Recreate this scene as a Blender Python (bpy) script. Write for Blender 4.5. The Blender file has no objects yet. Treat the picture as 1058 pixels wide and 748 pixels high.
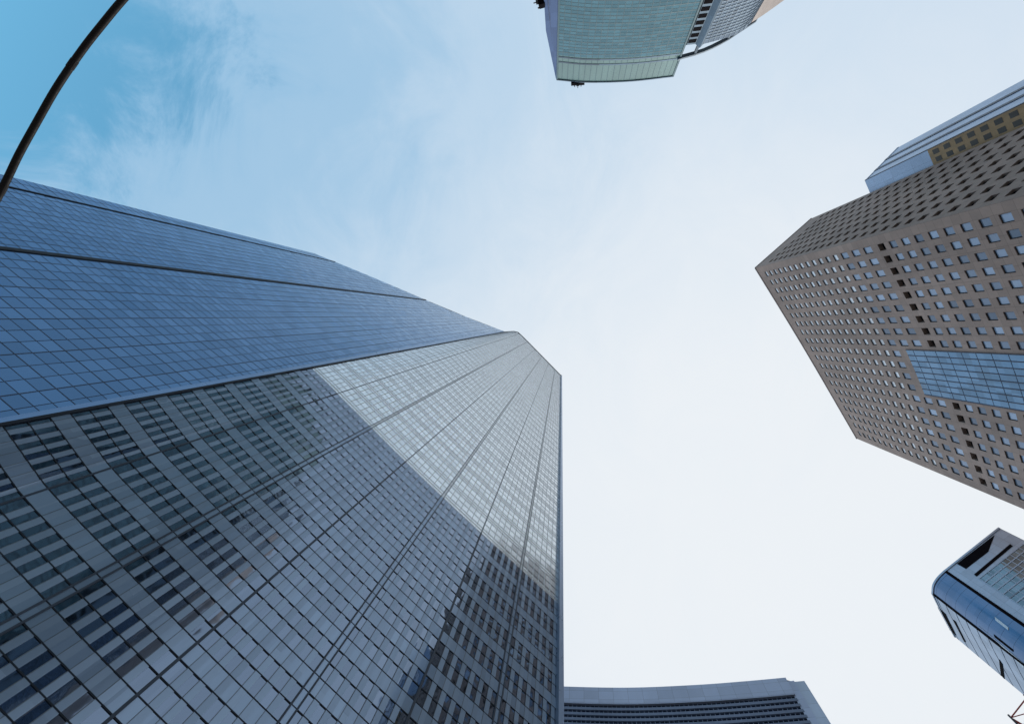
import bpy, math, random
from mathutils import Vector, Matrix, Euler
random.seed(7)
R = math.radians
SC = bpy.context.scene
COL = SC.collection

# ------------------------------------------------------------------ camera
PW, PH, F = 1058.0, 748.0, 560.0           # photograph size, focal length in its pixels
EYE = Vector((0, 0, 1.6))
ZEN = (599.0, 330.0)                       # where the verticals meet
zc = Vector(((ZEN[0]-PW/2)/F, (ZEN[1]-PH/2)/F, 1)).normalized()
RM = zc.rotation_difference(Vector((0, 0, 1))).to_matrix()   # lens axes (right, down, ahead) -> world
cam = bpy.data.objects.new("camera", bpy.data.cameras.new("camera"))
COL.objects.link(cam)
cx, cy, cz = RM @ Vector((1, 0, 0)), RM @ Vector((0, -1, 0)), RM @ Vector((0, 0, -1))
cam.matrix_world = Matrix(((cx.x, cy.x, cz.x, EYE.x), (cx.y, cy.y, cz.y, EYE.y), (cx.z, cy.z, cz.z, EYE.z), (0, 0, 0, 1)))
cam.data.sensor_width = 36; cam.data.sensor_fit = 'HORIZONTAL'; cam.data.lens = 36*F/PW
cam.data.clip_start = 0.05; cam.data.clip_end = 20000
SC.camera = cam
RMT = RM.transposed()

def ray(px, py):
    return RM @ Vector(((px-PW/2)/F, (py-PH/2)/F, 1))
def at(px, py, h):
    """the point h metres above the eye seen at a pixel of the photograph"""
    d = ray(px, py)
    return EYE + d*(h/d.z)
def project(P):
    d = RMT @ (P-EYE)
    return (d.x/d.z*F+PW/2, d.y/d.z*F+PH/2) if d.z > 1e-6 else (9e9, 9e9)
def tan_z(px, py):
    d = ray(px, py); return math.hypot(d.x, d.y)/d.z

# ------------------------------------------------------------------ light
SUN_AZ = Vector((0.62, 0.78, 0)).normalized()
SUN_EL = R(40)
world = bpy.data.worlds.new("World"); SC.world = world
world.use_nodes = True
W = world.node_tree; W.nodes.clear()
def wn(t, **k):
    n = W.nodes.new(t)
    for a, v in k.items(): setattr(n, a, v)
    return n
def wmath(op, a, b=None, c=None, clamp=False):
    n = wn('ShaderNodeMath', operation=op, use_clamp=clamp)
    for i, v in enumerate((a, b, c)):
        if v is None: continue
        if isinstance(v, (int, float)): n.inputs[i].default_value = v
        else: W.links.new(v, n.inputs[i])
    return n.outputs[0]
sky = wn('ShaderNodeTexSky', sky_type='NISHITA')
sky.sun_disc = False; sky.sun_elevation = SUN_EL
sky.sun_rotation = math.atan2(SUN_AZ.x, SUN_AZ.y)
sky.air_density = 1.3; sky.dust_density = 0.4; sky.ozone_density = 2.0
tint = wn('ShaderNodeMix', data_type='RGBA', blend_type='MULTIPLY')
tint.inputs[0].default_value = 1
W.links.new(sky.outputs[0], tint.inputs[6]); tint.inputs[7].default_value = (1.40, 2.52, 2.33, 1)
tc = wn('ShaderNodeTexCoord')
def wdot(v):
    n = wn('ShaderNodeVectorMath', operation='DOT_PRODUCT')
    W.links.new(tc.outputs['Generated'], n.inputs[0]); n.inputs[1].default_value = v
    return n.outputs['Value']
def wnoise(scale, detail, rough, dist, stretch=(1, 1, 1), off=(0, 0, 0)):
    m = wn('ShaderNodeMapping'); m.inputs['Scale'].default_value = stretch; m.inputs['Location'].default_value = off
    W.links.new(tc.outputs['Generated'], m.inputs[0])
    n = wn('ShaderNodeTexNoise'); n.inputs['Scale'].default_value = scale; n.inputs['Detail'].default_value = detail
    n.inputs['Roughness'].default_value = rough; n.inputs['Distortion'].default_value = dist
    W.links.new(m.outputs[0], n.inputs['Vector'])
    return n.outputs['Fac']
BLUE = ray(-100, -60).normalized()         # the clear part of the sky
GLOW = ray(830, 600).normalized()          # thin bright cloud on the sun's side
big = wnoise(1.6, 5, .55, .35, (1, 1.3, 1))
fine = wnoise(4.6, 9, .66, 1.0, (1.25, .8, 1), (3, 1, 0))
ang = wmath('ARCCOSINE', wmath('MINIMUM', wdot(BLUE), 1.0))
t_ = wmath('ADD', ang, wmath('MULTIPLY_ADD', big, .34, -.17))
t_ = wmath('ADD', t_, wmath('MULTIPLY_ADD', fine, .44, -.22))
ramp = wn('ShaderNodeValToRGB')
rp = ramp.color_ramp; rp.interpolation = 'EASE'
stops = [(.20, (.27, .51, .745)), (.42, (.36, .57, .775)), (.72, (.50, .665, .83)), (1.05, (.585, .72, .86)), (1.55, (.62, .735, .865))]
while len(rp.elements) < len(stops): rp.elements.new(.5)
for e, (p, c) in zip(rp.elements, stops): e.position = p/1.6; e.color = (*c, 1)
W.links.new(wmath('DIVIDE', t_, 1.6), ramp.inputs[0])
r10 = wn('ShaderNodeVectorMath', operation='SCALE'); W.links.new(ramp.outputs[0], r10.inputs[0]); r10.inputs['Scale'].default_value = 10
ss = wn('ShaderNodeMapRange', interpolation_type='SMOOTHSTEP')
W.links.new(t_, ss.inputs[0])
ss.inputs[1].default_value = .20; ss.inputs[2].default_value = .33; ss.inputs[3].default_value = .04; ss.inputs[4].default_value = 1
gl = wn('ShaderNodeMapRange', interpolation_type='SMOOTHSTEP')
W.links.new(wmath('ADD', wdot(GLOW), wmath('MULTIPLY_ADD', fine, .16, -.08)), gl.inputs[0])
gl.inputs[1].default_value = .54; gl.inputs[2].default_value = 1.03
cc = wn('ShaderNodeMix', data_type='RGBA')
W.links.new(gl.outputs[0], cc.inputs[0]); W.links.new(r10.outputs[0], cc.inputs[6]); cc.inputs[7].default_value = (8.45, 8.85, 9.25, 1)
mx = wn('ShaderNodeMix', data_type='RGBA')
W.links.new(ss.outputs[0], mx.inputs[0]); W.links.new(tint.outputs[2], mx.inputs[6]); W.links.new(cc.outputs[2], mx.inputs[7])
bg = wn('ShaderNodeBackground'); bg.inputs[1].default_value = 0.1
W.links.new(mx.outputs[2], bg.inputs[0])
W.links.new(bg.outputs[0], wn('ShaderNodeOutputWorld').inputs[0])

sl = bpy.data.lights.new("sun", 'SUN'); sl.energy = 2.6; sl.angle = R(1.0); sl.color = (1, .95, .87)
sun = bpy.data.objects.new("sun", sl); COL.objects.link(sun)
sv = Vector((SUN_AZ.x*math.cos(SUN_EL), SUN_AZ.y*math.cos(SUN_EL), math.sin(SUN_EL)))
sun.rotation_euler = sv.to_track_quat('Z', 'Y').to_euler()
sun.location = (60, 60, 300)
SC.view_settings.view_transform = 'Standard'; SC.view_settings.look = 'None'
SC.view_settings.exposure = 0; SC.view_settings.gamma = 1; SC.view_settings.use_curve_mapping = False
SC.render.engine = 'CYCLES'
SC.cycles.max_bounces = 8; SC.cycles.glossy_bounces = 5; SC.cycles.diffuse_bounces = 3

# ------------------------------------------------------------------ materials
class NT:
    def __init__(s, name):
        s.m = bpy.data.materials.new(name); s.m.use_nodes = True
        s.t = s.m.node_tree; s.t.nodes.clear()
        s.out = s.n('ShaderNodeOutputMaterial')
    def n(s, t, **k):
        x = s.t.nodes.new(t)
        for a, v in k.items(): setattr(x, a, v)
        return x
    def l(s, a, b): s.t.links.new(a, b)
    def put(s, v, sock):
        if isinstance(v, (int, float)): sock.default_value = v
        elif isinstance(v, tuple): sock.default_value = v if len(v) == len(sock.default_value) else (*v, 1)
        else: s.l(v, sock)
    def math(s, op, a, b=0.0, c=None, clamp=False):
        x = s.n('ShaderNodeMath', operation=op, use_clamp=clamp)
        s.put(a, x.inputs[0]); s.put(b, x.inputs[1])
        if c is not None: s.put(c, x.inputs[2])
        return x.outputs[0]
    def vec(s, op, a, b=None):
        x = s.n('ShaderNodeVectorMath', operation=op)
        s.put(a, x.inputs[0])
        if b is not None: s.put(b, x.inputs[1])
        return x.outputs[0]
    def mix(s, f, a, b, blend='MIX'):
        x = s.n('ShaderNodeMix', data_type='RGBA', blend_type=blend)
        s.put(f, x.inputs[0]); s.put(a, x.inputs[6]); s.put(b, x.inputs[7])
        return x.outputs[2]
    def noise(s, scale, detail=4, rough=.55, coord='Object', stretch=(1, 1, 1)):
        c = s.n('ShaderNodeTexCoord'); m = s.n('ShaderNodeMapping'); m.inputs['Scale'].default_value = stretch
        s.l(c.outputs[coord], m.inputs[0])
        x = s.n('ShaderNodeTexNoise'); x.inputs['Scale'].default_value = scale
        x.inputs['Detail'].default_value = detail; x.inputs['Roughness'].default_value = rough
        s.l(m.outputs[0], x.inputs['Vector']); return x.outputs['Fac']
    def rng(s, v, a, b, c, d):
        x = s.n('ShaderNodeMapRange'); s.put(v, x.inputs[0])
        for i, q in enumerate((a, b, c, d)): x.inputs[i+1].default_value = q
        return x.outputs[0]

def glass(name, base, tint, r0=.3, k=.7, rough=.03, cell=(1.3, 1.3), tilt=.02, vary=.35, ripple=.0):
    """coated facade glass: dark body, mirror coat, every pane tilted a hair and toned a little differently"""
    s = NT(name)
    uv = s.n('ShaderNodeUVMap'); uv.uv_map = 'UVMap'
    sc = s.vec('DIVIDE', uv.outputs[0], (cell[0], cell[1], 1.0))
    fl = s.vec('FLOOR', s.vec('ADD', sc, (0.001, 0.001, 0.0)))
    w = s.n('ShaderNodeTexWhiteNoise', noise_dimensions='3D'); s.l(fl, w.inputs['Vector'])
    geo = s.n('ShaderNodeNewGeometry')
    off = s.vec('SUBTRACT', w.outputs['Color'], (.5, .5, .5))
    off = s.vec('MULTIPLY', off, (tilt, tilt, tilt))
    nrm = geo.outputs['Normal']
    if ripple:
        b = s.n('ShaderNodeBump'); b.inputs['Strength'].default_value = 1; b.inputs['Distance'].default_value = ripple
        s.l(s.noise(.55, 2, .5), b.inputs['Height']); nrm = b.outputs[0]
    nrm = s.vec('NORMALIZE', s.vec('ADD', nrm, off))
    v = s.math('MULTIPLY_ADD', w.outputs['Value'], vary, 1-vary/2)
    hv = s.n('ShaderNodeHueSaturation'); s.put(base, hv.inputs['Color']); s.l(v, hv.inputs['Value'])
    d = s.n('ShaderNodeBsdfDiffuse'); s.l(hv.outputs[0], d.inputs[0])
    g = s.n('ShaderNodeBsdfGlossy'); s.l(nrm, g.inputs['Normal'])
    s.put(s.rng(s.noise(.13, 3), .3, .7, rough, rough*1.8), g.inputs['Roughness'])
    fr = s.n('ShaderNodeFresnel'); fr.inputs[0].default_value = 1.52; s.l(nrm, fr.inputs['Normal'])
    s.l(s.mix(s.math('MULTIPLY', fr.outputs[0], 1.1, clamp=True), tint, (.97, .98, 1.0)), g.inputs['Color'])
    f = s.math('MULTIPLY_ADD', fr.outputs[0], k, r0, clamp=True)
    f = s.math('MULTIPLY', f, s.math('MULTIPLY_ADD', w.outputs['Value'], vary*.35, 1-vary*.25), clamp=True)
    m = s.n('ShaderNodeMixShader'); s.l(f, m.inputs[0]); s.l(d.outputs[0], m.inputs[1]); s.l(g.outputs[0], m.inputs[2])
    s.l(m.outputs[0], s.out.inputs[0])
    return s.m

def solid(name, col, rough=.5, metal=0.0, vary=.25, scale=.25, stretch=(1, 1, .25), bump=0.0, spec=.5, joints=None):
    """painted metal, stone or concrete with soft streaks and grain"""
    s = NT(name)
    a = s.noise(scale, 5, .6, 'Object', stretch)
    b = s.noise(scale*9, 3, .6, 'Object', (1, 1, .6))
    f = s.math('ADD', s.math('MULTIPLY', a, .7), s.math('MULTIPLY', b, .3))
    v = s.rng(f, .3, .7, 1-vary, 1+vary)
    hv = s.n('ShaderNodeHueSaturation'); s.put(col, hv.inputs['Color']); s.l(v, hv.inputs['Value'])
    cout = hv.outputs[0]
    if joints:                               # cladding panels: thin dark joints and a tone of its own for every panel
        uv = s.n('ShaderNodeUVMap'); uv.uv_map = 'UVMap'
        sc = s.vec('DIVIDE', uv.outputs[0], (joints[0], joints[1], 1.0))
        w = s.n('ShaderNodeTexWhiteNoise', noise_dimensions='3D'); s.l(s.vec('FLOOR', sc), w.inputs['Vector'])
        xyz = s.n('ShaderNodeSeparateXYZ'); s.l(s.vec('FRACTION', sc), xyz.inputs[0])
        ju = s.math('LESS_THAN', xyz.outputs[0], .05/joints[0]); jv = s.math('LESS_THAN', xyz.outputs[1], .05/joints[1])
        tone = s.math('MULTIPLY_ADD', w.outputs['Value'], .16, .92)
        tone = s.math('MULTIPLY', tone, s.math('MULTIPLY_ADD', s.math('MAXIMUM', ju, jv), -.45, 1.0))
        h2 = s.n('ShaderNodeHueSaturation'); s.l(cout, h2.inputs['Color']); s.l(tone, h2.inputs['Value']); cout = h2.outputs[0]
    p = s.n('ShaderNodeBsdfPrincipled'); s.l(cout, p.inputs['Base Color'])
    p.inputs['Metallic'].default_value = metal
    p.inputs['Specular IOR Level'].default_value = spec
    s.put(s.rng(b, .3, .7, max(.02, rough*.85), min(1, rough*1.15)), p.inputs['Roughness'])
    if bump:
        bp = s.n('ShaderNodeBump'); bp.inputs['Distance'].default_value = bump; bp.inputs['Strength'].default_value = .5
        s.l(s.noise(scale*30, 3), bp.inputs['Height']); s.l(bp.outputs[0], p.inputs['Normal'])
    s.l(p.outputs[0], s.out.inputs[0]); return s.m

M = dict(
    blue_glass=glass('blue_glass', (.010, .026, .065), (.215, .46, .80), .26, 1.1, .03, (.85, .85), .042, .6, .03),
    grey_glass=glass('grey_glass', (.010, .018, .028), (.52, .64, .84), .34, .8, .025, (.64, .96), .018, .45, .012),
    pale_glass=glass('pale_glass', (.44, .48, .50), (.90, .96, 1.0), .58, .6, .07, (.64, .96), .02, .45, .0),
    grey_panel=glass('grey_panel', (.235, .31, .405), (.55, .69, .90), .20, .8, .10, (.64, .96), .016, .3),
    fin=glass('fin_metal', (.245, .315, .40), (.55, .69, .90), .18, .6, .16, (.64, .96), .02, .3),
    pale_fin=solid('pale_fin_metal', (.55, .58, .60), .35, .5, .18, .2),
    dark_metal=solid('dark_metal', (.018, .024, .034), .6, .1, .3, .4, spec=.2),
    bay_metal=solid('bay_metal', (.045, .058, .08), .5, .2, .3, .3, spec=.3),
    mid_metal=solid('mid_grey_metal', (.10, .12, .14), .4, .4, .2, .3),
    joint=solid('blue_joint', (.012, .028, .07), .5, .2, .3, .4),
    pale_trim=solid('pale_blue_trim', (.17, .30, .50), .3, .5, .2, .15),
    roof=solid('roof_membrane', (.22, .22, .22), .9),
    stone=solid('brown_stone', (.375, .27, .225), .75, 0, .3, .10, (1, 1, .3), .01, joints=(1.75, 2.15)),
    stone_dark=solid('brown_stone_band', (.30, .25, .25), .75, 0, .2, .1),
    window_glass=glass('window_glass', (.25, .32, .42), (.60, .70, .88), .13, .5, .04, (3.0, 3.7), .04, 1.1),
    bright_pane=glass('bright_pane', (.42, .48, .55), (.85, .9, .95), .30, .7, .06, (3.0, 3.7), .04, .9),
    dim_pane=glass('dim_pane', (.03, .03, .035), (.6, .65, .75), .08, .6, .06, (3.0, 3.7), .04, .9),
    strip_pane=solid('strip_pane', (.05, .04, .03), .4, 0, .6, .4, spec=.3),
    black=solid('black_louvre', (.006, .005, .007), .9, spec=.05),
    bay_glass=glass('bay_glass', (.04, .12, .23), (.40, .66, .94), .23, .5, .03, (1.6, 3.8), .05, .7, .06),
    wing_metal=solid('blue_grey_cladding', (.34, .44, .60), .3, .45, .15, .12, joints=(2.4, 4.1)),
    wing_dark=solid('wing_groove', (.02, .03, .06), .4, .2),
    yellow=solid('ochre_panel', (.40, .25, .12), .6, 0, .35, .5),
    green_glass=glass('green_glass', (.025, .095, .125), (.46, .74, .86), .20, .5, .05, (1.7, 1.7), .03, .5, .03),
    green_trim=solid('pale_green_trim', (.085, .155, .18), .4, .1, .15, .2),
    green_parapet=solid('pale_green_parapet', (.165, .27, .265), .35, .15, .15, .2),
    purple_glass=glass('purple_glass', (.06, .10, .20), (.40, .52, .82), .16, .35, .05, (1.7, 3.4), .01, .3),
    slate_glass=glass('slate_glass', (.05, .08, .12), (.62, .74, .88), .24, .6, .06, (1.4, 3.4), .015, .5),
    slate_panel=solid('slate_panel', (.13, .20, .27), .4, .3, joints=(1.8, 3.4)),
    beige=solid('beige_stone', (.42, .36, .33), .7, joints=(1.6, 3.4)),
    silver=solid('silver_cladding', (.46, .54, .66), .35, .35, .15, .15, joints=(2.2, 3.6)),
    band_glass=glass('band_glass', (.015, .04, .10), (.50, .66, .95), .30, .65, .03, (2.2, 3.6), .008, .3, .01),
    teal_glass=glass('teal_glass', (.06, .10, .13), (.66, .82, .92), .28, .6, .04, (1.5, 1.9), .03, .9),
    ice_glass=glass('ice_glass', (.16, .25, .36), (.55, .68, .86), .30, .5, .06, (2.4, 3.6), .015, .4),
    curve_fascia=solid('grey_blue_fascia', (.46, .53, .68), .45, .2, .12, .08, joints=(3.0, 2.4)),
    curve_bar=solid('grey_blue_louvre', (.16, .21, .31), .5, .2, .2, .2),
    curve_dark=glass('curve_dark_glass', (.01, .016, .035), (.5, .6, .8), .14, .6, .05, (1.5, 1.35), .02, .4),
    lamp=solid('dark_bronze_paint', (.004, .003, .0035), .6, 0, .3, 3, spec=.2),
    white_metal=solid('white_metal', (.7, .74, .78), .35, .2),
    steel_red=solid('red_steel', (.42, .06, .05), .5), steel_white=solid('white_steel', (.62, .60, .62), .5),
    steel_dark=solid('dark_steel', (.05, .045, .05), .5),
    paving=solid('paving', (.33, .325, .31), .85, 0, .2, .05, (1, 1, 1)),
)

# ------------------------------------------------------------------ mesh helpers
class MB:
    def __init__(s): s.v, s.f, s.uv, s.mi = [], [], [], []
    def quad(s, pts, uvs=None, mi=0, out=None):
        if out is not None and (pts[1]-pts[0]).cross(pts[-1]-pts[0]).dot(out) < 0:
            pts = list(pts)[::-1]; uvs = uvs and list(uvs)[::-1]
        b = len(s.v); s.v += [tuple(p) for p in pts]
        s.f.append(tuple(range(b, b+len(pts)))); s.uv.append(uvs or [(0, 0)]*len(pts)); s.mi.append(mi)
    def box8(s, a, b, mi=0, cap0=True, cap1=True, back=False):
        """a, b: rings of four points"""
        for i in range(4):
            j = (i+1) % 4
            if i == 2 and not back: continue
            s.quad((a[i], a[j], b[j], b[i]), None, mi)
        if cap0: s.quad(a[::-1], None, mi)
        if cap1: s.quad(b, None, mi)
    def block(s, c, ax, ay, az, mi=0):
        p = [[c+ax*i+ay*j+az*k for (i, j) in ((-1, -1), (1, -1), (1, 1), (-1, 1))] for k in (-1, 1)]
        s.box8(p[0], p[1], mi, back=True)
    def tube(s, pts, r, n=8, mi=0, taper=None):
        rings = []
        for i, p in enumerate(pts):
            t = (pts[min(i+1, len(pts)-1)]-pts[max(i-1, 0)]).normalized()
            a = t.cross(Vector((0, 0, 1)))
            if a.length < 1e-3: a = t.cross(Vector((1, 0, 0)))
            a.normalize(); b = t.cross(a)
            rr = r if taper is None else r+(taper-r)*i/(len(pts)-1)
            rings.append([p+a*math.cos(2*math.pi*k/n)*rr+b*math.sin(2*math.pi*k/n)*rr for k in range(n)])
        for A, B in zip(rings, rings[1:]):
            for k in range(n): s.quad((A[k], A[(k+1) % n], B[(k+1) % n], B[k]), None, mi)
        s.quad(rings[0][::-1], None, mi); s.quad(rings[-1], None, mi)
    def build(s, name, mats, parent=None, smooth=False, merge=False):
        me = bpy.data.meshes.new(name); me.from_pydata(s.v, [], s.f)
        mats = mats if isinstance(mats, (list, tuple)) else [mats]
        for m in mats: me.materials.append(m)
        u = me.uv_layers.new(name='UVMap')
        flat = [c for f in s.uv for p in f for c in p]
        u.data.foreach_set('uv', flat)
        me.polygons.foreach_set('material_index', s.mi)
        if merge or smooth:
            import bmesh
            bm = bmesh.new(); bm.from_mesh(me); bmesh.ops.remove_doubles(bm, verts=bm.verts, dist=1e-4)
            if smooth:
                for f in bm.faces: f.smooth = True
            bm.to_mesh(me); bm.free()
        me.update()
        o = bpy.data.objects.new(name, me); COL.objects.link(o)
        if parent: o.parent = parent; o.matrix_parent_inverse = parent.matrix_world.inverted()
        return o
def tag(o, label=None, cat=None, group=None, kind=None):
    for k, v in (('label', label), ('category', cat), ('group', group), ('kind', kind)):
        if v: o[k] = v
    return o
def empty(name, loc, label, cat, group=None):
    o = bpy.data.objects.new(name, None); COL.objects.link(o); o.location = loc
    o.matrix_world = Matrix.Translation(loc)
    return tag(o, label, cat, group)

def hermite(ks, vs, u):
    n = len(ks)
    i = 0
    while i < n-2 and u > ks[i+1]: i += 1
    h = ks[i+1]-ks[i]; t = (u-ks[i])/h
    def m(j):
        if j == 0: return (vs[1]-vs[0])/(ks[1]-ks[0])
        if j == n-1: return (vs[-1]-vs[-2])/(ks[-1]-ks[-2])
        return (vs[j+1]-vs[j-1])/(ks[j+1]-ks[j-1])
    a, b, c, d = vs[i], vs[i+1], m(i)*h, m(i+1)*h
    if t < 0: return a+c*t
    if t > 1: return b+d*(t-1)
    return a*(2*t**3-3*t*t+1)+c*(t**3-2*t*t+t)+b*(-2*t**3+3*t*t)+d*(t**3-t*t)

class Face:
    """a ruled facade: knots at its top (each with its own height) and at a lower level, straight lines between"""
    def __init__(s, top, low, centre, smooth=True):
        s.T, s.L = top, low; s.c = centre
        d = [0]
        for a, b, c, e in zip(top, top[1:], low, low[1:]): d.append(d[-1]+(b-a).length*.4+(e-c).length*.6)
        s.k = [x/d[-1] for x in d]; s.smooth = smooth
        s.W = sum((b-a).length for a, b in zip(low, low[1:]))
    def interp(s, vs, u):
        if s.smooth and len(vs) > 2: return hermite(s.k, vs, u)
        i = 0
        while i < len(s.k)-2 and u > s.k[i+1]: i += 1
        return vs[i].lerp(vs[i+1], (u-s.k[i])/(s.k[i+1]-s.k[i]))
    def top(s, u): return s.interp(s.T, u).z
    def S(s, u, z):
        a, b = s.interp(s.L, u), s.interp(s.T, u)
        return a+(b-a)*((z-a.z)/(b.z-a.z))
    def N(s, u, z):
        e = 1e-3
        u0, u1 = max(0, u-e), min(1, u+e)
        n = (s.S(u1, z)-s.S(u0, z)).cross(s.S(u, z+.5)-s.S(u, z-.5)).normalized()
        p = s.S(u, z)
        if n.x*(p.x-s.c[0])+n.y*(p.y-s.c[1]) < 0: n = -n
        return n
    def P(s, u, z, off=0.0):
        return s.S(u, z)+s.N(u, z)*off if off else s.S(u, z)
    def sheet(s, mb, u0=0, u1=1, z0=0.0, z1=None, nu=8, nz=8, off=0.0, mi=0):
        us = [u0+(u1-u0)*i/nu for i in range(nu+1)]
        g = []
        for u in us:
            zt = s.top(u) if z1 is None else min(z1, s.top(u))
            zs = [z0+(zt-z0)*j/nz for j in range(nz+1)]
            g.append([(s.P(u, z, off), (u*s.W, z)) for z in zs])
        for i in range(nu):
            for j in range(nz):
                q = (g[i][j], g[i+1][j], g[i+1][j+1], g[i][j+1])
                mb.quad([p[0] for p in q], [p[1] for p in q], mi, s.N((us[i]+us[i+1])/2, q[0][0].z+.5))
    def hbar(s, mb, z, u0=0, u1=1, w=.1, d=.1, n=16, off=0.0, mi=0):
        us = [u0+(u1-u0)*i/n for i in range(n+1)]
        prev = None
        for u in us:
            if s.top(u) < z+w*.5: prev = None; continue
            a, b = s.S(u, z-w/2), s.S(u, z+w/2); nn = s.N(u, z)
            r = (a+nn*off, a+nn*(off+d), b+nn*(off+d), b+nn*off)
            r = (r[0], r[1], r[2], r[3])
            if prev: mb.quad((prev[1], r[1], r[2], prev[2]), [(u*s.W, z)]*4, mi, nn); mb.quad((prev[0], r[0], r[1], prev[1]), None, mi); mb.quad((prev[2], r[2], r[3], prev[3]), None, mi)
            prev = r
    def vbar(s, mb, u, z0=0.0, z1=None, w=.1, d=.1, n=6, off=0.0, mi=0):
        zt = s.top(u) if z1 is None else min(z1, s.top(u))
        if zt <= z0: return
        prev = None; du = w/s.W/2
        for j in range(n+1):
            z = z0+(zt-z0)*j/n
            a, b = s.S(u-du, z), s.S(u+du, z); nn = s.N(min(1, max(0, u)), z)
            r = (a+nn*off, a+nn*(off+d), b+nn*(off+d), b+nn*off)
            if prev: mb.quad((prev[1], r[1], r[2], prev[2]), [(u*s.W, z)]*4, mi, nn); mb.quad((prev[0], r[0], r[1], prev[1]), None, mi); mb.quad((prev[2], r[2], r[3], prev[3]), None, mi)
            prev = r
        mb.quad(prev, None, mi)
    def find(s, px, py):
        """(u, z) of the facade point seen at a pixel"""
        best = None
        for i in range(21):
            for j in range(41):
                u = i/20; z = 5+(s.top(u)-5)*j/40
                q = project(s.S(u, z)); e = (q[0]-px)**2+(q[1]-py)**2
                if best is None or e < best[0]: best = (e, u, z)
        _, u, z = best
        for _ in range(12):
            q = project(s.S(u, z)); qa = project(s.S(u+1e-3, z)); qb = project(s.S(u, z+.1))
            a, b = (qa[0]-q[0])/1e-3, (qb[0]-q[0])/.1; c, d = (qa[1]-q[1])/1e-3, (qb[1]-q[1])/.1
            det = a*d-b*c
            if abs(det) < 1e-9: break
            ex, ey = px-q[0], py-q[1]
            u += max(-.2, min(.2, (d*ex-b*ey)/det)); z += max(-15, min(15, (-c*ex+a*ey)/det))
        return u, z
    def poly(s, mb, pix, off=.05, thick=.0, mi=0):
        uz = [s.find(*p) for p in pix]
        f = [s.P(u, z, off) for u, z in uz]
        mb.quad(f, [(u*s.W, z) for u, z in uz], mi, s.N(*uz[0]))
        if thick:
            b = [s.P(u, z, off-thick) for u, z in uz]
            for i in range(len(f)):
                j = (i+1) % len(f); mb.quad((f[i], f[j], b[j], b[i]), None, mi)
def lv(px, py, h): return at(px, py, h)
def cap(mb, pts, mi=0):
    c = sum(pts, Vector())/len(pts)
    for a, b in zip(pts, pts[1:]+pts[:1]): mb.quad((a, b, c), None, mi)
def wall_between(mb, pts_top, z0=0.0, lows=None, mi=0):
    for i in range(len(pts_top)-1):
        a, b = pts_top[i], pts_top[i+1]
        la = lows[i] if lows else Vector((a.x, a.y, z0)); lb = lows[i+1] if lows else Vector((b.x, b.y, z0))
        w = (b-a).length
        mb.quad((la, lb, b, a), [(0, la.z), (w, lb.z), (w, b.z), (0, a.z)], mi)
def ground_of(f, u): return f.S(u, 0)

# ------------------------------------------------------------------ ground
mb = MB()
for i in range(-8, 8):
    for j in range(-8, 8):
        s_ = 900.0; mb.quad((Vector((i*s_, j*s_, 0)), Vector(((i+1)*s_, j*s_, 0)), Vector(((i+1)*s_, (j+1)*s_, 0)), Vector((i*s_, (j+1)*s_, 0))))
tag(mb.build('ground', M['paving'], merge=True), kind='structure')

# ------------------------------------------------------------------ great glass tower at the left
HA = 166.0
tw = empty('glass_tower', (-25, 22, 0), 'huge faceted glass tower with a blue face and a grey gridded face', 'skyscraper')
cA = (-36.0, 23.0)
hb = 45.0
left_low = at(320, 379.5, hb)
# the left edge stands upright, so its top and its lower knot share a plan position
top_left = at(522, 343, HA)
hb = hb*math.hypot(top_left.x, top_left.y)/math.hypot(left_low.x, left_low.y)
G = Face([at(522, 343, HA), at(533.5, 342.6, HA), at(537.5, 345.4, HA), at(557, 365, HA), at(580, 388.5, HA)],
         [at(320, 379.5, hb), at(342, 400.5, hb), at(350, 409.2, hb), at(440, 498, hb), at(579.5, 627, hb)], cA)
FLOOR = 2.88; MOD = FLOOR/3
NB = 7                                       # structural bays
NF = 49                                      # fins, seven to a bay
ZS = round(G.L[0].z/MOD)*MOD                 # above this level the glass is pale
g_dark, g_pale, g_fin, g_pfin, g_sp, g_line, g_dbl, g_psp, g_dup = (MB() for _ in range(9))
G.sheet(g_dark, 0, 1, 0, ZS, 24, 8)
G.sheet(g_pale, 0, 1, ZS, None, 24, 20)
for i in range(1, NF):
    if i % 7 == 0: continue
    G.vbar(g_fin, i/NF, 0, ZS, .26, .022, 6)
    G.vbar(g_fin, i/NF-.145/G.W, 0, ZS, .026, .004, 6, .021, 1)  # thin dark line: panel joint on spandrels, fin's shadow as colour over glass
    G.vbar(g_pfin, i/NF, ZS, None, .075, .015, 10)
z = FLOOR; k = 0
while z < HA:
    pale = z > ZS
    G.hbar(g_line, z, 0, 1, .05, .032 if not pale else .016, 24)
    if k % 3 == 2:
        b0, b1 = z+.04, z+MOD-.04
        zc_ = (b0+b1)/2
        if not pale: G.hbar(g_sp, zc_, .0, 1, b1-b0, .02, 24)
        else: G.hbar(g_psp, zc_, .0, 1, .25, .015, 24)
    z += MOD; k += 1
for b in range(1, NB):
    u = b/NB; lo_, up_ = MB(), MB()
    if b % 2 == 0:                           # double mullions join at a thin web
        for e in (-.145, .145): G.vbar(lo_, u+e/G.W, 0, ZS, .075, .06, 8); G.vbar(up_, u+e/G.W*.8, ZS, None, .065, .03, 12)
        G.vbar(lo_, u, 0, ZS, .22, .024, 8, 0, 1); G.vbar(up_, u, ZS, None, .18, .008, 12, 0, 1)
    else: G.vbar(lo_, u, 0, ZS, .11, .06, 8); G.vbar(up_, u, ZS, None, .095, .03, 12)
    lo_.build('bay_mullion', [M['bay_metal'], M['grey_panel']], tw); up_.build('upper_bay_mullion', [M['mid_metal'], M['pale_fin']], tw)
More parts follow.
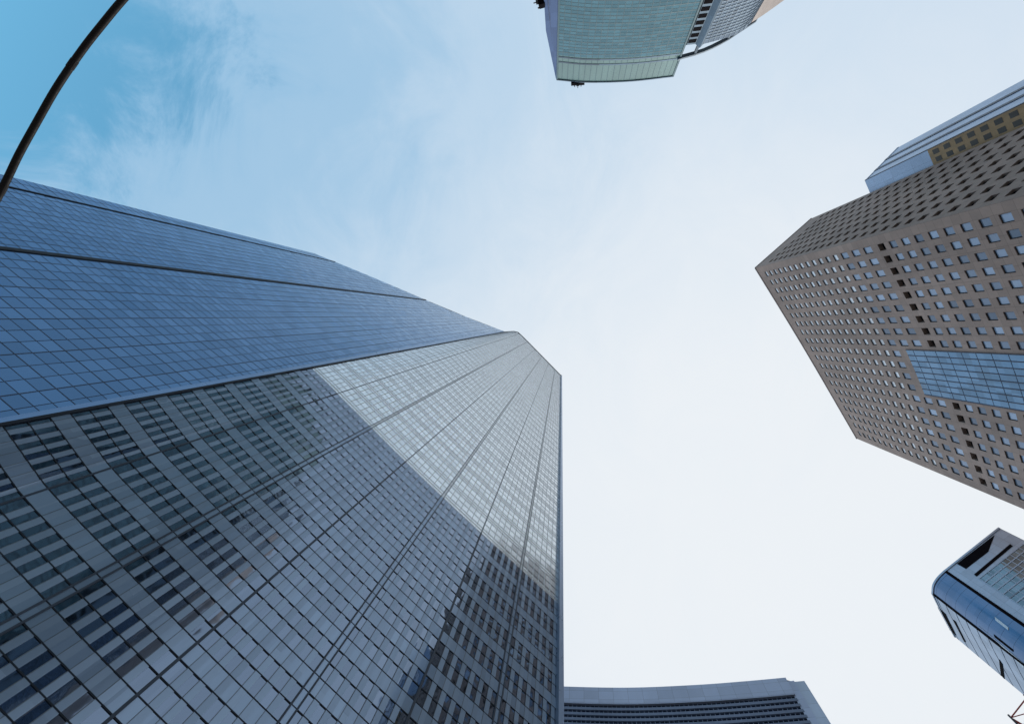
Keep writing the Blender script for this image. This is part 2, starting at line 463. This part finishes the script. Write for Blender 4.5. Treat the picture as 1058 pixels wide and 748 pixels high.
g_dark.build('grey_glazing', M['grey_glass'], tw, merge=True)
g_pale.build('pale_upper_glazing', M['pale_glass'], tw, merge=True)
g_fin.build('fin', [M['fin'], M['mid_metal']], tw); g_pfin.build('upper_fin', M['pale_fin'], tw)
g_sp.build('spandrel', M['grey_panel'], tw); g_psp.build('upper_spandrel', M['pale_fin'], tw)
g_line.build('floor_rail', M['dark_metal'], tw)
e_ = MB()
G.vbar(e_, .004, 0, None, .17, .10, 12); G.hbar(e_, HA+1.6-.3, 0, 1, .5, .12, 24)
e_.build('face_edge_trim', M['dark_metal'], tw)
e_ = MB(); G.vbar(e_, .993, 0, None, .40, .32, 12); e_.build('corner_post', M['wing_metal'], tw)
# blue face: the roofline slopes down away from the corner
hq = 28.0
c_low = at(141, 415.5, hq); hq *= math.hypot(top_left.x, top_left.y)/math.hypot(c_low.x, c_low.y)
B = Face([at(325, 262, HA*.565), at(382.5, 285.5, HA*.66), at(440, 310, HA*.783), at(482, 327.5, HA*.891), at(521.5, 342.6, HA)],
         [at(-215, 126, hq), at(-136, 190, hq), at(-64, 249, hq), at(40, 333, hq), at(141, 415.5, hq)], cA)
b_gl, b_joint, b_trim = (MB() for _ in range(3))
u1 = B.k[2]
B.sheet(b_gl, 0, 1, 0, None, 24, 30)
PB = .85
nv = int(B.W/PB)
for i in range(1, nv): B.vbar(b_joint, i*PB/B.W, 0, None, .03 if i % 3 else .055, .01, 10)
z = PB; i = 0
while z < HA:
    B.hbar(b_joint, z, 0, 1, .03 if i % 3 else .05, .01, 24); z += PB; i += 1
for u, w in ((u1, .34), (.075, .10)):
    mb = MB(); B.vbar(mb, u, 0, None, w, .065, 14); mb.build('groove', M['dark_metal'], tw)
B.vbar(b_trim, .988, 0, None, .40, .05, 14)
b_gl.build('blue_glazing', M['blue_glass'], tw, merge=True)
b_joint.build('panel_joint', M['joint'], tw)
b_trim.build('pale_corner_strip', M['pale_trim'], tw)
# the rest of the body
T0, TG = B.T[0], G.T[-1]
back_top = [TG, Vector((-21.6, 47.5, HA+1.6)), Vector((-66, 42, HA-22)), Vector((-70.5, 3, 108)), T0]
back_low = [G.S(1, 0), Vector((-17.3, 50, 0)), Vector((-66, 42, 0)), Vector((-66, 3, 0)), B.S(0, 0)]
mb = MB(); wall_between(mb, back_top, 0, back_low); mb.build('rear_glazing', M['grey_glass'], tw)
mb = MB(); cap(mb, [B.T[i] for i in range(5)]+[G.T[i] for i in range(1, 5)]+back_top[1:4]); mb.build('roof', M['roof'], tw)

# ------------------------------------------------------------------ brown stone tower at the right
HC = 195.0
bt = empty('stone_tower', (115, 6, 0), 'tall brown stone office tower punched with rows of small square windows', 'skyscraper')
cC = (118.0, 6.0)
hc = HC*tan_z(780, 277)/tan_z(905, 243.5)
C = Face([at(780, 277, HC), at(829, 357, HC), at(885, 453, HC)],
         [at(905, 243.5, hc), at(966, 363, hc), at(1020, 510, hc)], cC)
ha = HC*tan_z(838, 226)/tan_z(1001, 155)
D = Face([at(838, 226, HC), at(780, 277, HC)], [at(1001, 155, ha), at(905, 243.5, hc)], cC)
D.L[0].z = D.L[1].z; D.L[0].x = D.T[0].x; D.L[0].y = D.T[0].y
wall = MB(); reveal_depth = .24
cells = []                                   # (face, u0, u1, z0, z1, kind)
def punched(face, ncol, skip, rows, wfrac, margin):
    """stone wall with real openings; rows: list of (z0, z1, kind)"""
    us = []
    for i in range(ncol):
        c = margin+(1-2*margin)*(i+.5)/ncol; hw = (1-2*margin)/ncol*wfrac/2
        us.append((c-hw, c+hw))
    edges = [0]+[x for p in us for x in p]+[1]
    for i in range(ncol+1): face.sheet(wall, edges[2*i], edges[2*i+1], 0, None, 1, 14)
    zt = lambda u: face.top(u)
    for i, (a, b) in enumerate(us):
        z = 0
        for r in rows:
            if skip(i, r): continue
            if r[0] > z: face.sheet(wall, a, b, z, r[0], 1, 1)
            dep = .9 if r[2] == 'black' else .5 if r[2] == 'dim' else reveal_depth
            q = [(a, r[0]), (b, r[0]), (b, r[1]), (a, r[1])]
            for (ua, za), (ub, zb) in zip(q, q[1:]+q[:1]):
                wall.quad((face.P(ua, za), face.P(ub, zb), face.P(ub, zb, -dep), face.P(ua, za, -dep)))
            cells.append((face, a, b, r[0], r[1], r[2])); z = r[1]
        face.sheet(wall, a, b, z, None, 1, 3)
zk = C.L[0].z                                # level of the black openings
rows = []
KC = 1.08                                    # this tower's storeys are tall
z = zk-1.15
rows.append((z, z+2.3, 'black'))
zz = z-3.75*KC
while zz > 14: rows.append((zz, zz+2.15*KC, 'clear')); zz -= 3.75*KC
zz = z+4.6*KC
for q in range(3): rows.append((zz, zz+2.9*KC, 'clear')); zz += 4.7*KC
while zz < HC-5: rows.append((zz, zz+1.9*KC, 'bright')); zz += 3.75*KC
rows.sort()
NCOL = 20
bay_c0, bay_c1 = 9, 12                       # columns replaced by the glazed bay
bay_top = C.find(938, 365)[1]
def in_bay(i, r): return bay_c0 <= i <= bay_c1 and r[0] < bay_top+.5
punched(C, NCOL, in_bay, rows, .55, .022)
rows_d = [(a, a+1.9, 'dim') for a in [14+3.75*KC*i for i in range(int((HC-20)/3.75/KC))]]
punched(D, 8, lambda i, r: False, rows_d, .52, .02)
wall.build('stone_wall', M['stone'], bt, merge=True)
# windows: the hundred that show largest are parts, the rest one part
def shows(c):
    f, a, b, z0, z1, kd = c
    pts = [project(f.P(u, z)) for u, z in ((a, z0), (b, z0), (b, z1), (a, z1))]
    x = sum(p[0] for p in pts)/4; y = sum(p[1] for p in pts)/4
    ar = abs(sum(p[0]*q[1]-q[0]*p[1] for p, q in zip(pts, pts[1:]+pts[:1])))/2
    return ar if 2 < x < PW-2 and 2 < y < PH-2 else -1/(1+abs(x-PW)+abs(y-PH/2))
cells.sort(key=shows, reverse=True)
PANE = {'clear': 'window_glass', 'bright': 'bright_pane', 'dim': 'dim_pane', 'black': 'black'}
def window_frame(mb, c, mi=0):
    f, a, b, z0, z1, kd = c; dep = .85 if kd == 'black' else .46 if kd == 'dim' else reveal_depth-.04
    t = .10; du = t/f.W
    for (ua, ub, za, zb) in ((a, b, z0, z0+t), (a, b, z1-t, z1), (a, a+du, z0+t, z1-t), (b-du, b, z0+t, z1-t)):
        r0 = [f.P(u, z, -dep) for u, z in ((ua, za), (ub, za), (ub, zb), (ua, zb))]
        r1 = [f.P(u, z, -dep+.05) for u, z in ((ua, za), (ub, za), (ub, zb), (ua, zb))]
        mb.quad(r1, None, mi)
        for i in range(4): mb.quad((r0[i], r0[(i+1) % 4], r1[(i+1) % 4], r1[i]), None, mi)
def window_pane(mb, c, mi=0):
    f, a, b, z0, z1, kd = c; dep = .86 if kd == 'black' else .48 if kd == 'dim' else reveal_depth-.02
    uv = [(a*f.W, z0), (b*f.W, z0), (b*f.W, z1), (a*f.W, z1)]
    cu, cz_ = random.randint(0, 900)*3.0+1.5, random.randint(0, 900)*3.7+1.8     # each pane its own cell of the glass
    uv = [(cu, cz_)]*4
    mb.quad([f.P(u, z, -dep) for u, z in ((a, z0), (b, z0), (b, z1), (a, z1))], uv, mi, f.N((a+b)/2, z0))
for c in cells[:100]:
    mb = MB(); window_frame(mb, c); w = mb.build('window', M['dark_metal'], bt)
    mb = MB(); window_pane(mb, c); mb.build('pane', M[PANE[c[5]]], w)
mb = MB(); order = ['clear', 'bright', 'dim', 'black']
for c in cells[100:]: window_frame(mb, c, 0); window_pane(mb, c, 1+order.index(c[5]))
tag(mb.build('window', [M['dark_metal']]+[M[PANE[o]] for o in order], bt), kind='stuff')
# glazed bay
m_ = .022
ub0 = m_+(1-2*m_)*(bay_c0)/NCOL+.2/C.W; ub1 = m_+(1-2*m_)*(bay_c1+1)/NCOL-.2/C.W
mb = MB(); C.sheet(mb, ub0, ub1, 0, bay_top, 6, 10, .12); bay = mb.build('glazed_bay', M['bay_glass'], bt, merge=True)
mb = MB()
for i in range(9): C.vbar(mb, ub0+(ub1-ub0)*i/8, 0, bay_top, .17, .08, 8, .12)
z = 3.0
while z < bay_top: C.hbar(mb, z, ub0, ub1, .08, .04, 6, .12); z += 3.75*KC
mb.build('bay_mullion', M['joint'], bay)
mb = MB()
for f in (C, D): f.hbar(mb, HC+1.6-.35, 0, 1, .6, .18, 12)
mb.build('parapet_coping', M['stone_dark'], bt)
Pc, Pa = C.T[-1], D.T[0]
bk = [Pc, Vector((170, 51, Pc.z)), Vector((162, -50, Pc.z)), Pa]
bl = [C.S(1, 0), Vector((170, 51, 0)), Vector((162, -50, 0)), D.S(0, 0)]
mb = MB(); wall_between(mb, bk, 0, bl); mb.build('rear_wall', M['stone'], bt)
mb = MB(); cap(mb, [Pa, C.T[0], C.T[1]]+bk[:3]); mb.build('roof', M['roof'], bt)

# ------------------------------------------------------------------ blue-grey slab behind it
HW = 162.0
wt = empty('metal_clad_tower', (127, -63, 0), 'blue-grey metal clad tower slab behind the brown stone tower, ochre window strip below', 'skyscraper')
cW = (120.0, -60.0)
w1, w2, w3 = at(927, 153, HW), at(893.5, 187, HW), at(899, 200, HW)
def upright(a, b):
    return Face([a, b], [Vector((a.x, a.y, 30)), Vector((b.x, b.y, 30))], cW)
F1, F2 = upright(w1, w2), upright(w2, w3)
mb = MB(); F1.sheet(mb, 0, 1, 0, None, 2, 12); mb.build('metal_face', M['wing_metal'], wt, merge=True)
mb = MB()
for u in (.36, .68): F1.vbar(mb, u, 0, None, .85, .12, 4)
F1.vbar(mb, .985, 0, None, .3, .12, 4)
mb.build('vertical_groove', M['wing_dark'], wt)
mb = MB()
F1.hbar(mb, HW+1.2, 0, 1, .6, .1, 2)
mb.build('coping', M['wing_metal'], wt)
zy = F2.find(962, 165)[1]
mb = MB(); F2.sheet(mb, 0, 1, zy, None, 2, 6); mb.build('narrow_metal_face', M['wing_metal'], wt, merge=True)
mb = MB(); F2.sheet(mb, 0, 1, 0, zy, 2, 10); mb.build('ochre_wall', M['yellow'], wt, merge=True)
z = zy-3.4
while z > 40:
    for u0, u1_ in ((.12, .40), (.58, .86)):
        mb = MB(); q = [(u0, z), (u1_, z), (u1_, z+2.0), (u0, z+2.0)]
        mb.quad([F2.P(u, zz, .03) for u, zz in q], None, 0, F2.N(.5, z)); mb.build('window', M['strip_pane'], wt)
    z -= 3.6
bk = [w3, Vector((150, -53.5, w1.z)), Vector((150, -78.5, w1.z)), w1]
mb = MB(); wall_between(mb, bk); mb.build('rear_wall', M['wing_metal'], wt)
mb = MB(); cap(mb, [w1, w2]+bk[:3]); mb.build('roof', M['roof'], wt)

# ------------------------------------------------------------------ green glass tower at the top
HB = 190.0
gt = empty('green_glass_tower', (15, -98, 0), 'pale green glass tower with a rounded shoulder seen at the upper frame edge', 'skyscraper')
cB = (22.0, -108.0)
hl = HB*tan_z(696, 79)/tan_z(728, -4)
FB = Face([at(575, 82.5, HB), at(605, 85, HB), at(650, 84, HB), at(696, 79, HB)],
          [at(577, -1, hl), at(614, 2.5, hl), at(668, 2, hl), at(728, -4, hl)], cB)
zq = FB.find(576, 31)[1]
m0, m1 = at(564, 32, zq-1.6), at(576, 31, zq-1.6)
LB = Face([at(574.2, 81, HB), at(575, 82.5, HB)], [m0, m1], cB)
LD = Face([m0, m1], [at(562, 0, hl), at(577, -1, hl)], cB)
zp = FB.find(640, 60)[1]
mb = MB(); FB.sheet(mb, 0, 1, 0, zp, 20, 16); mb.build('green_glazing', M['green_glass'], gt, merge=True)
mb = MB(); FB.sheet(mb, 0, 1, zp, None, 20, 3); par = mb.build('parapet', M['green_parapet'], gt, merge=True)
mb = MB()
for y in (61.5, 66.5): FB.hbar(mb, FB.find(640, y)[1], 0, 1, .8, .10, 20)
FB.hbar(mb, HB+1.3, 0, 1, .5, .3, 20)
mb.build('parapet_band', M['slate_panel'], par)
mb = MB()
n = int(FB.W/1.7)
for i in range(1, n): FB.vbar(mb, i/n, 0, None, .14, .04, 6)
for e in (.006, .994): FB.vbar(mb, e, 0, None, .5, .2, 6)
z = 5.0; i = 0
while z < zp-1:
    FB.hbar(mb, z, 0, 1, .5 if i % 2 else .2, .03, 20); z += 1.7; i += 1
mb.build('mullion', M['green_trim'], gt)
mb = MB(); LB.sheet(mb, 0, 1, zq, None, 2, 6); LD.sheet(mb, 0, 1, 0, None, 2, 8); mb.build('tapered_side_face', M['purple_glass'], gt, merge=True)
# rounded shoulder block
HS = 171.0
def up2(pts, c=cB): return Face(pts, [Vector((p.x, p.y, 30)) for p in pts], c)
FN = up2([at(709.5, 47, HS), at(718.5, 46, HS)])
FP = up2([at(718.5, 46, HS), at(723, 50, HS)])
FG = up2([at(726.5, 46, HS), at(745, 41, HS), at(760, 36, HS), at(769, 30.5, HS), at(776, 23.5, HS)])
FE = up2([at(776, 24, HS), at(790, 15, HS), at(811, 0, HS)])
mb = MB(); FN.sheet(mb, 0, 1, 0, None, 2, 8); nb = mb.build('balcony_strip', M['slate_panel'], gt, merge=True)
z = HS-1.5; slots = 0
while z > 12:
    mb = MB(); q = [(.06, z), (.92, z), (.92, z+1.9), (.06, z+1.9)]
    r1 = [FN.P(u, a, .10) for u, a in q]; r0 = [FN.P(u, a, 0) for u, a in q]
    mb.quad(r1)
    for i in range(4): mb.quad((r0[i], r0[(i+1) % 4], r1[(i+1) % 4], r1[i]))
    if slots < 40: mb.build('black_opening', M['black'], nb)
    z -= 3.3; slots += 1
mb = MB(); FP.sheet(mb, 0, 1, 0, None, 2, 8); wall_between(mb, [FP.T[1], FG.T[0]]); mb.build('plain_pier', M['slate_panel'], gt, merge=True)
mb = MB(); FG.sheet(mb, 0, 1, 0, None, 16, 10); mb.build('curved_glazing', M['slate_glass'], gt, merge=True)
mb = MB()
n = int(FG.W/1.4)
for i in range(n+1): FG.vbar(mb, i/n, 0, None, .12, .10, 4)
z = 5.0
while z < HS: FG.hbar(mb, z, 0, 1, .34, .10, 16); z += 1.7
mb.build('curved_mullion', M['slate_panel'], gt)
mb = MB(); FE.sheet(mb, 0, 1, 0, None, 6, 8); mb.build('beige_wall', M['beige'], gt, merge=True)
# thin open crown over the shoulder
cr = [at(x, y, HS+6) for x, y in ((700, 61), (705, 59), (718, 55.5), (727, 52.5), (735, 49), (743, 45), (752, 40), (760, 34.5), (770, 28), (780, 21.5))]
mb = MB()
for a, b in zip(cr, cr[1:]):
    o = Vector((a.x-cB[0], a.y-cB[1], 0)).normalized()
    mb.block((a+b)/2, (b-a)*.5, o*.5, Vector((0, 0, .45)))
for i in (2, 6, 9):
    p = cr[i]; mb.block(p-Vector((0, 0, 3.2)), Vector((.35, 0, 0)), Vector((0, .35, 0)), Vector((0, 0, 3.2)))
mb.build('crown_rail', M['slate_panel'], gt)
bt_ = [FE.T[-1], Vector((64, -135, FE.T[0].z)), Vector((-4, -135, FE.T[0].z)), Vector((m0.x+2, m0.y-5, FE.T[0].z))]
mb = MB(); wall_between(mb, bt_); mb.build('rear_wall', M['slate_panel'], gt)
mb = MB(); cap(mb, [FN.T[0], FN.T[1], FP.T[1]]+FG.T+FE.T[1:]+bt_[1:])
hi = [FB.T[-1], Vector((44, -118, HB+1.6)), Vector((-8, -118, HB+1.6)), LB.T[0]]
wall_between(mb, hi, 100); cap(mb, FB.T+hi[1:])
mb.build('roof', M['roof'], gt)
def cradle(px, py, h, sx, sy, label, towards):
    c = at(px, py, h); d = Vector((towards[0], towards[1], 0)).normalized(); e = Vector((-d.y, d.x, 0))
    t = empty('window_cleaning_cradle', c, label, 'cradle', 'dark roof-edge machines on the green tower')
    mb = MB(); mb.block(c, d*sy*.5, e*sx*.5, Vector((0, 0, .9)))
    mb.block(c+Vector((0, 0, 1.1)), d*sy*.38, e*sx*.44, Vector((0, 0, .25))); mb.build('cradle_body', M['black'], t)
    mb = MB()
    for s_ in (-.8, .8): mb.block(c+e*s_*sx*.3-d*.8+Vector((0, 0, 1.6)), d*1.9, e*.14, Vector((0, 0, .16)))
    mb.build('davit_arm', M['steel_dark'], t)
    mb = MB(); mb.block(c+d*(sy*.5+.5), d*.7, e*.10, Vector((0, 0, .10))); mb.block(c+d*(sy*.5+.2), d*.35, e*.5, Vector((0, 0, .2))); mb.build('stub_mast', M['steel_dark'], t)
cradle(597, 84.3, HB+1.0, 4.5, 2.0, 'black cleaning cradle hanging at the corner of the green tower roof edge', (0, 1))
cradle(559, 1.5, hl+2, 2.6, 1.6, 'small black cradle on the tapered side of the green tower, cut by the frame', (-1, .2))

# ------------------------------------------------------------------ silver and blue tower, lower right
HD = 150.0
st = empty('slotted_tower', (118, 78, 0), 'silver and blue round-cornered tower with black slots near its top', 'skyscraper')
cD = (121.0, 80.0)
def up3(pts): return Face(pts, [Vector((p.x, p.y, 30)) for p in pts], cD)
S1 = up3([at(1032, 545, HD), at(975, 590, HD)])
S2 = up3([at(975, 590, HD), at(968.5, 596.5, HD), at(964, 604, HD), at(963, 613, HD)])
S3 = up3([at(963, 613, HD), at(968, 624, HD), at(986, 657, HD)])
mb = MB(); S1.sheet(mb, 0, 1, 0, None, 4, 10); mb.build('silver_face', M['silver'], st, merge=True)
mb = MB(); S2.sheet(mb, 0, 1, 0, None, 16, 10); mb.build('curved_blue_glazing', M['band_glass'], st, smooth=True)
mb = MB(); S3.sheet(mb, 0, 1, 0, None, 4, 10); mb.build('pale_glazing', M['ice_glass'], st, merge=True)
mb = MB()
S1.vbar(mb, .985, 0, None, .7, .14, 6); S2.vbar(mb, .985, 0, None, .5, .14, 6)
mb.build('dark_edge_strip', M['black'], st)
mb = MB()
S1.hbar(mb, HD+1.3, 0, 1, .6, .2, 2); S2.hbar(mb, HD+1.3, 0, 1, .6, .2, 16); S3.hbar(mb, HD+1.3, 0, 1, .5, .2, 2)
mb.build('roof_coping', M['silver'], st)
# glass field on the silver face
zg = S1.find(1018, 592)[1]
mb = MB(); S1.sheet(mb, .06, .80, 0, zg, 4, 8, .08); gf = mb.build('glass_field', M['teal_glass'], st, merge=True)
mb = MB(); z = 4.0
while z < zg: S1.hbar(mb, z, .06, .80, .30, .08, 2, .08); z += 1.9
for i in range(11): S1.vbar(mb, .06+.074*i, 0, zg, .12, .08, 4, .08)
mb.build('field_mullion', M['silver'], gf)
def slot(face, pix, mat='black', name='black_slot'):
    mb = MB(); face.poly(mb, pix, .10, .10); mb.build(name, M[mat], st)
slot(S1, ((1027.5, 553), (989, 582.5), (998, 587.5), (1021, 570)))
slot(S1, ((1044, 562), (1006.5, 593.5), (1009, 595.5), (1046.5, 564)))
slot(S3, ((969, 627), (977, 634), (988, 656), (982, 651)))
slot(S3, ((985, 640), (987.5, 642), (998, 663), (996.5, 662.5)))
slot(S3, ((1032.5, 681), (1036, 686), (1038, 701), (1034.5, 697)))
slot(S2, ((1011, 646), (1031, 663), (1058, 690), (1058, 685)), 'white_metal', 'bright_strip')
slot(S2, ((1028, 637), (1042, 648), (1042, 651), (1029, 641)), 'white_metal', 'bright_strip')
slot(S2, ((1027, 655), (1047, 671), (1047, 673), (1028, 658)), 'black', 'thin_slot')
mb = MB()
z = 6.0
while z < HD: S2.hbar(mb, z, 0, 1, .035, .01, 16); S3.hbar(mb, z, 0, 1, .10, .04, 6); z += 3.6
mb.build('floor_joint', M['joint'], st)
bk = [S3.T[-1], Vector((134, 106, S3.T[1].z)), Vector((146, 79, S3.T[1].z)), S1.T[0]]
mb = MB(); wall_between(mb, bk); mb.build('rear_wall', M['silver'], st)
mb = MB(); cap(mb, [S1.T[0]]+S2.T+S3.T[1:]+bk[1:3]); mb.build('roof', M['roof'], st)

# ------------------------------------------------------------------ curved block at the bottom
HE = 110.0
ct = empty('curved_block', (15, 90, 0), 'curved grey-blue building with a plain parapet over dark rows, cut by the bottom frame edge', 'building')
cE = (15.0, 100.0)
def up4(pts): return Face(pts, [Vector((p.x, p.y, 30)) for p in pts], cE)
E1 = up4([at(545, 709, HE), at(580, 711, HE), at(650, 712.3, HE), at(720, 709.5, HE), at(770, 705.8, HE), at(812, 702, HE)])
E2 = up4([at(812, 705, HE-.8), at(819.5, 704.2, HE-.8)])
zf = E1.find(650, 729)[1]
def find_u(f, x, y): return f.find(x, y)[0]
mb = MB(); E1.sheet(mb, 0, 1, zf, None, 30, 2, .5); E1.hbar(mb, zf, 0, 1, .3, .5, 30); fas = mb.build('parapet_fascia', M['curve_fascia'], ct, merge=True)
mb = MB(); E1.hbar(mb, HE+1.45, 0, 1, .35, .25, 30, .5); mb.build('coping', M['silver'], fas)
mb = MB(); E1.sheet(mb, 0, 1, 0, zf, 30, 8); mb.build('dark_glazing', M['curve_dark'], ct, merge=True)
mb = MB(); z = zf-1.25
while z > 5: E1.hbar(mb, z, 0, 1, .72, .30, 30); z -= 1.45
mb.build('louvre_row', M['curve_bar'], ct)
mb = MB(); n = 60
for i in range(n+1): E1.vbar(mb, i/n, 0, zf, .10, .18, 4)
mb.build('mullion', M['curve_bar'], ct)
p0, p1, p2 = at(812, 705.0, HE-.8), at(820.5, 704.0, HE-.8), at(831, 703, HE-.8)
EP = up4([p0, p1]); EQ = up4([p1, p2])
mb = MB(); EP.sheet(mb, 0, 1, 0, None, 2, 6, .25); mb.build('end_pier', M['curve_fascia'], ct, merge=True)
mb = MB(); EQ.sheet(mb, 0, 1, 0, None, 2, 6, .0); mb.build('end_face', M['silver'], ct, merge=True)
bk = [p2, Vector((52, 112, p2.z)), Vector((-22, 118, p2.z)), E1.T[0]]
mb = MB(); wall_between(mb, bk); mb.build('rear_wall', M['curve_fascia'], ct)
mb = MB(); cap(mb, E1.T+[p1, p2]+bk[1:3]); mb.build('roof', M['roof'], ct)

# ------------------------------------------------------------------ lattice mast, bottom right corner
lm = empty('lattice_mast', (0, 0, 0), 'red and white steel lattice mast just showing in the lower right corner', 'mast')
HM = 62.0
a, b = at(1044.5, 741, HM), at(1061, 720, HM)
dv = (b-a); dv.z = 0; pv = Vector((dv.y, -dv.x, 0))
if pv.x*a.x+pv.y*a.y < 0: pv = -pv
cs = [a, b, b+pv, a+pv]
lm.matrix_world = Matrix.Translation(((a.x+cs[2].x)/2, (a.y+cs[2].y)/2, 0))
legs = MB(); brd = MB(); brw = MB()
mid = (cs[0]+cs[2])/2
def lat(i, z):
    p = cs[i % 4]; t = (a.z-z)/a.z; s_ = 1+1.6*t
    return Vector((mid.x+(p.x-mid.x)*s_, mid.y+(p.y-mid.y)*s_, z))
for i in range(4): legs.tube([lat(i, 0), lat(i, a.z+.4)], .10, 6)
zs = [a.z-1.9*j for j in range(33) if a.z-1.9*j > 0]
for j, (z1, z0) in enumerate(zip(zs, zs[1:])):
    t = brw if (j//2) % 2 else brd
    for i in range(4):
        t.tube([lat(i, z1), lat(i+1, z1)], .07, 5); t.tube([lat(i, z1), lat(i+1, z0)], .05, 5); t.tube([lat(i+1, z1), lat(i, z0)], .05, 5)
legs.build('mast_leg', M['steel_dark'], lm); brd.build('red_bracing', M['steel_red'], lm); brw.build('white_bracing', M['steel_white'], lm)

# ------------------------------------------------------------------ dark curved lamp arm over the upper left corner
lp_pts = [(-62, 330, 5.6), (-40, 275, 6.0), (-15, 228, 6.2), (6, 188, 6.3), (20, 159, 6.35), (38, 126.5, 6.4), (59, 90, 6.45), (85, 52, 6.5), (107, 24, 6.5), (127, 0, 6.5), (160, -36, 6.5), (205, -78, 6.45), (250, -112, 6.4)]
pts = [at(x, y, h) for x, y, h in lp_pts]
ks = [i/(len(pts)-1) for i in range(len(pts))]
path = [hermite(ks, pts, i/60) for i in range(61)]
foot = Vector((path[0].x-.9, path[0].y+.5, 0))
neck = [foot, foot+Vector((0, 0, 2)), foot+Vector((0, 0, 4)), foot+Vector((.06, -.03, 5.6)), foot+Vector((.35, -.2, 6.6))]
kk = [i/4 for i in range(5)]
lo = empty('curved_lamp_post', foot, 'dark curved steel arm of a lamp post crossing the blue sky corner', 'lamp post')
mb = MB(); mb.tube([hermite(kk, neck, i/16) for i in range(17)]+path, .044, 14); mb.build('lamp_arm', M['lamp'], lo, smooth=True)
for i in (14, 33, 50):
    mb = MB(); a, b = path[i], path[i+1]; d = (b-a).normalized()*.06
    mb.tube([a-d, a+d], .048, 14); mb.build('joint_sleeve', M['lamp'], lo)
mb = MB(); mb.tube([foot, foot+Vector((0, 0, .35))], .16, 14); mb.build('base_collar', M['lamp'], lo)
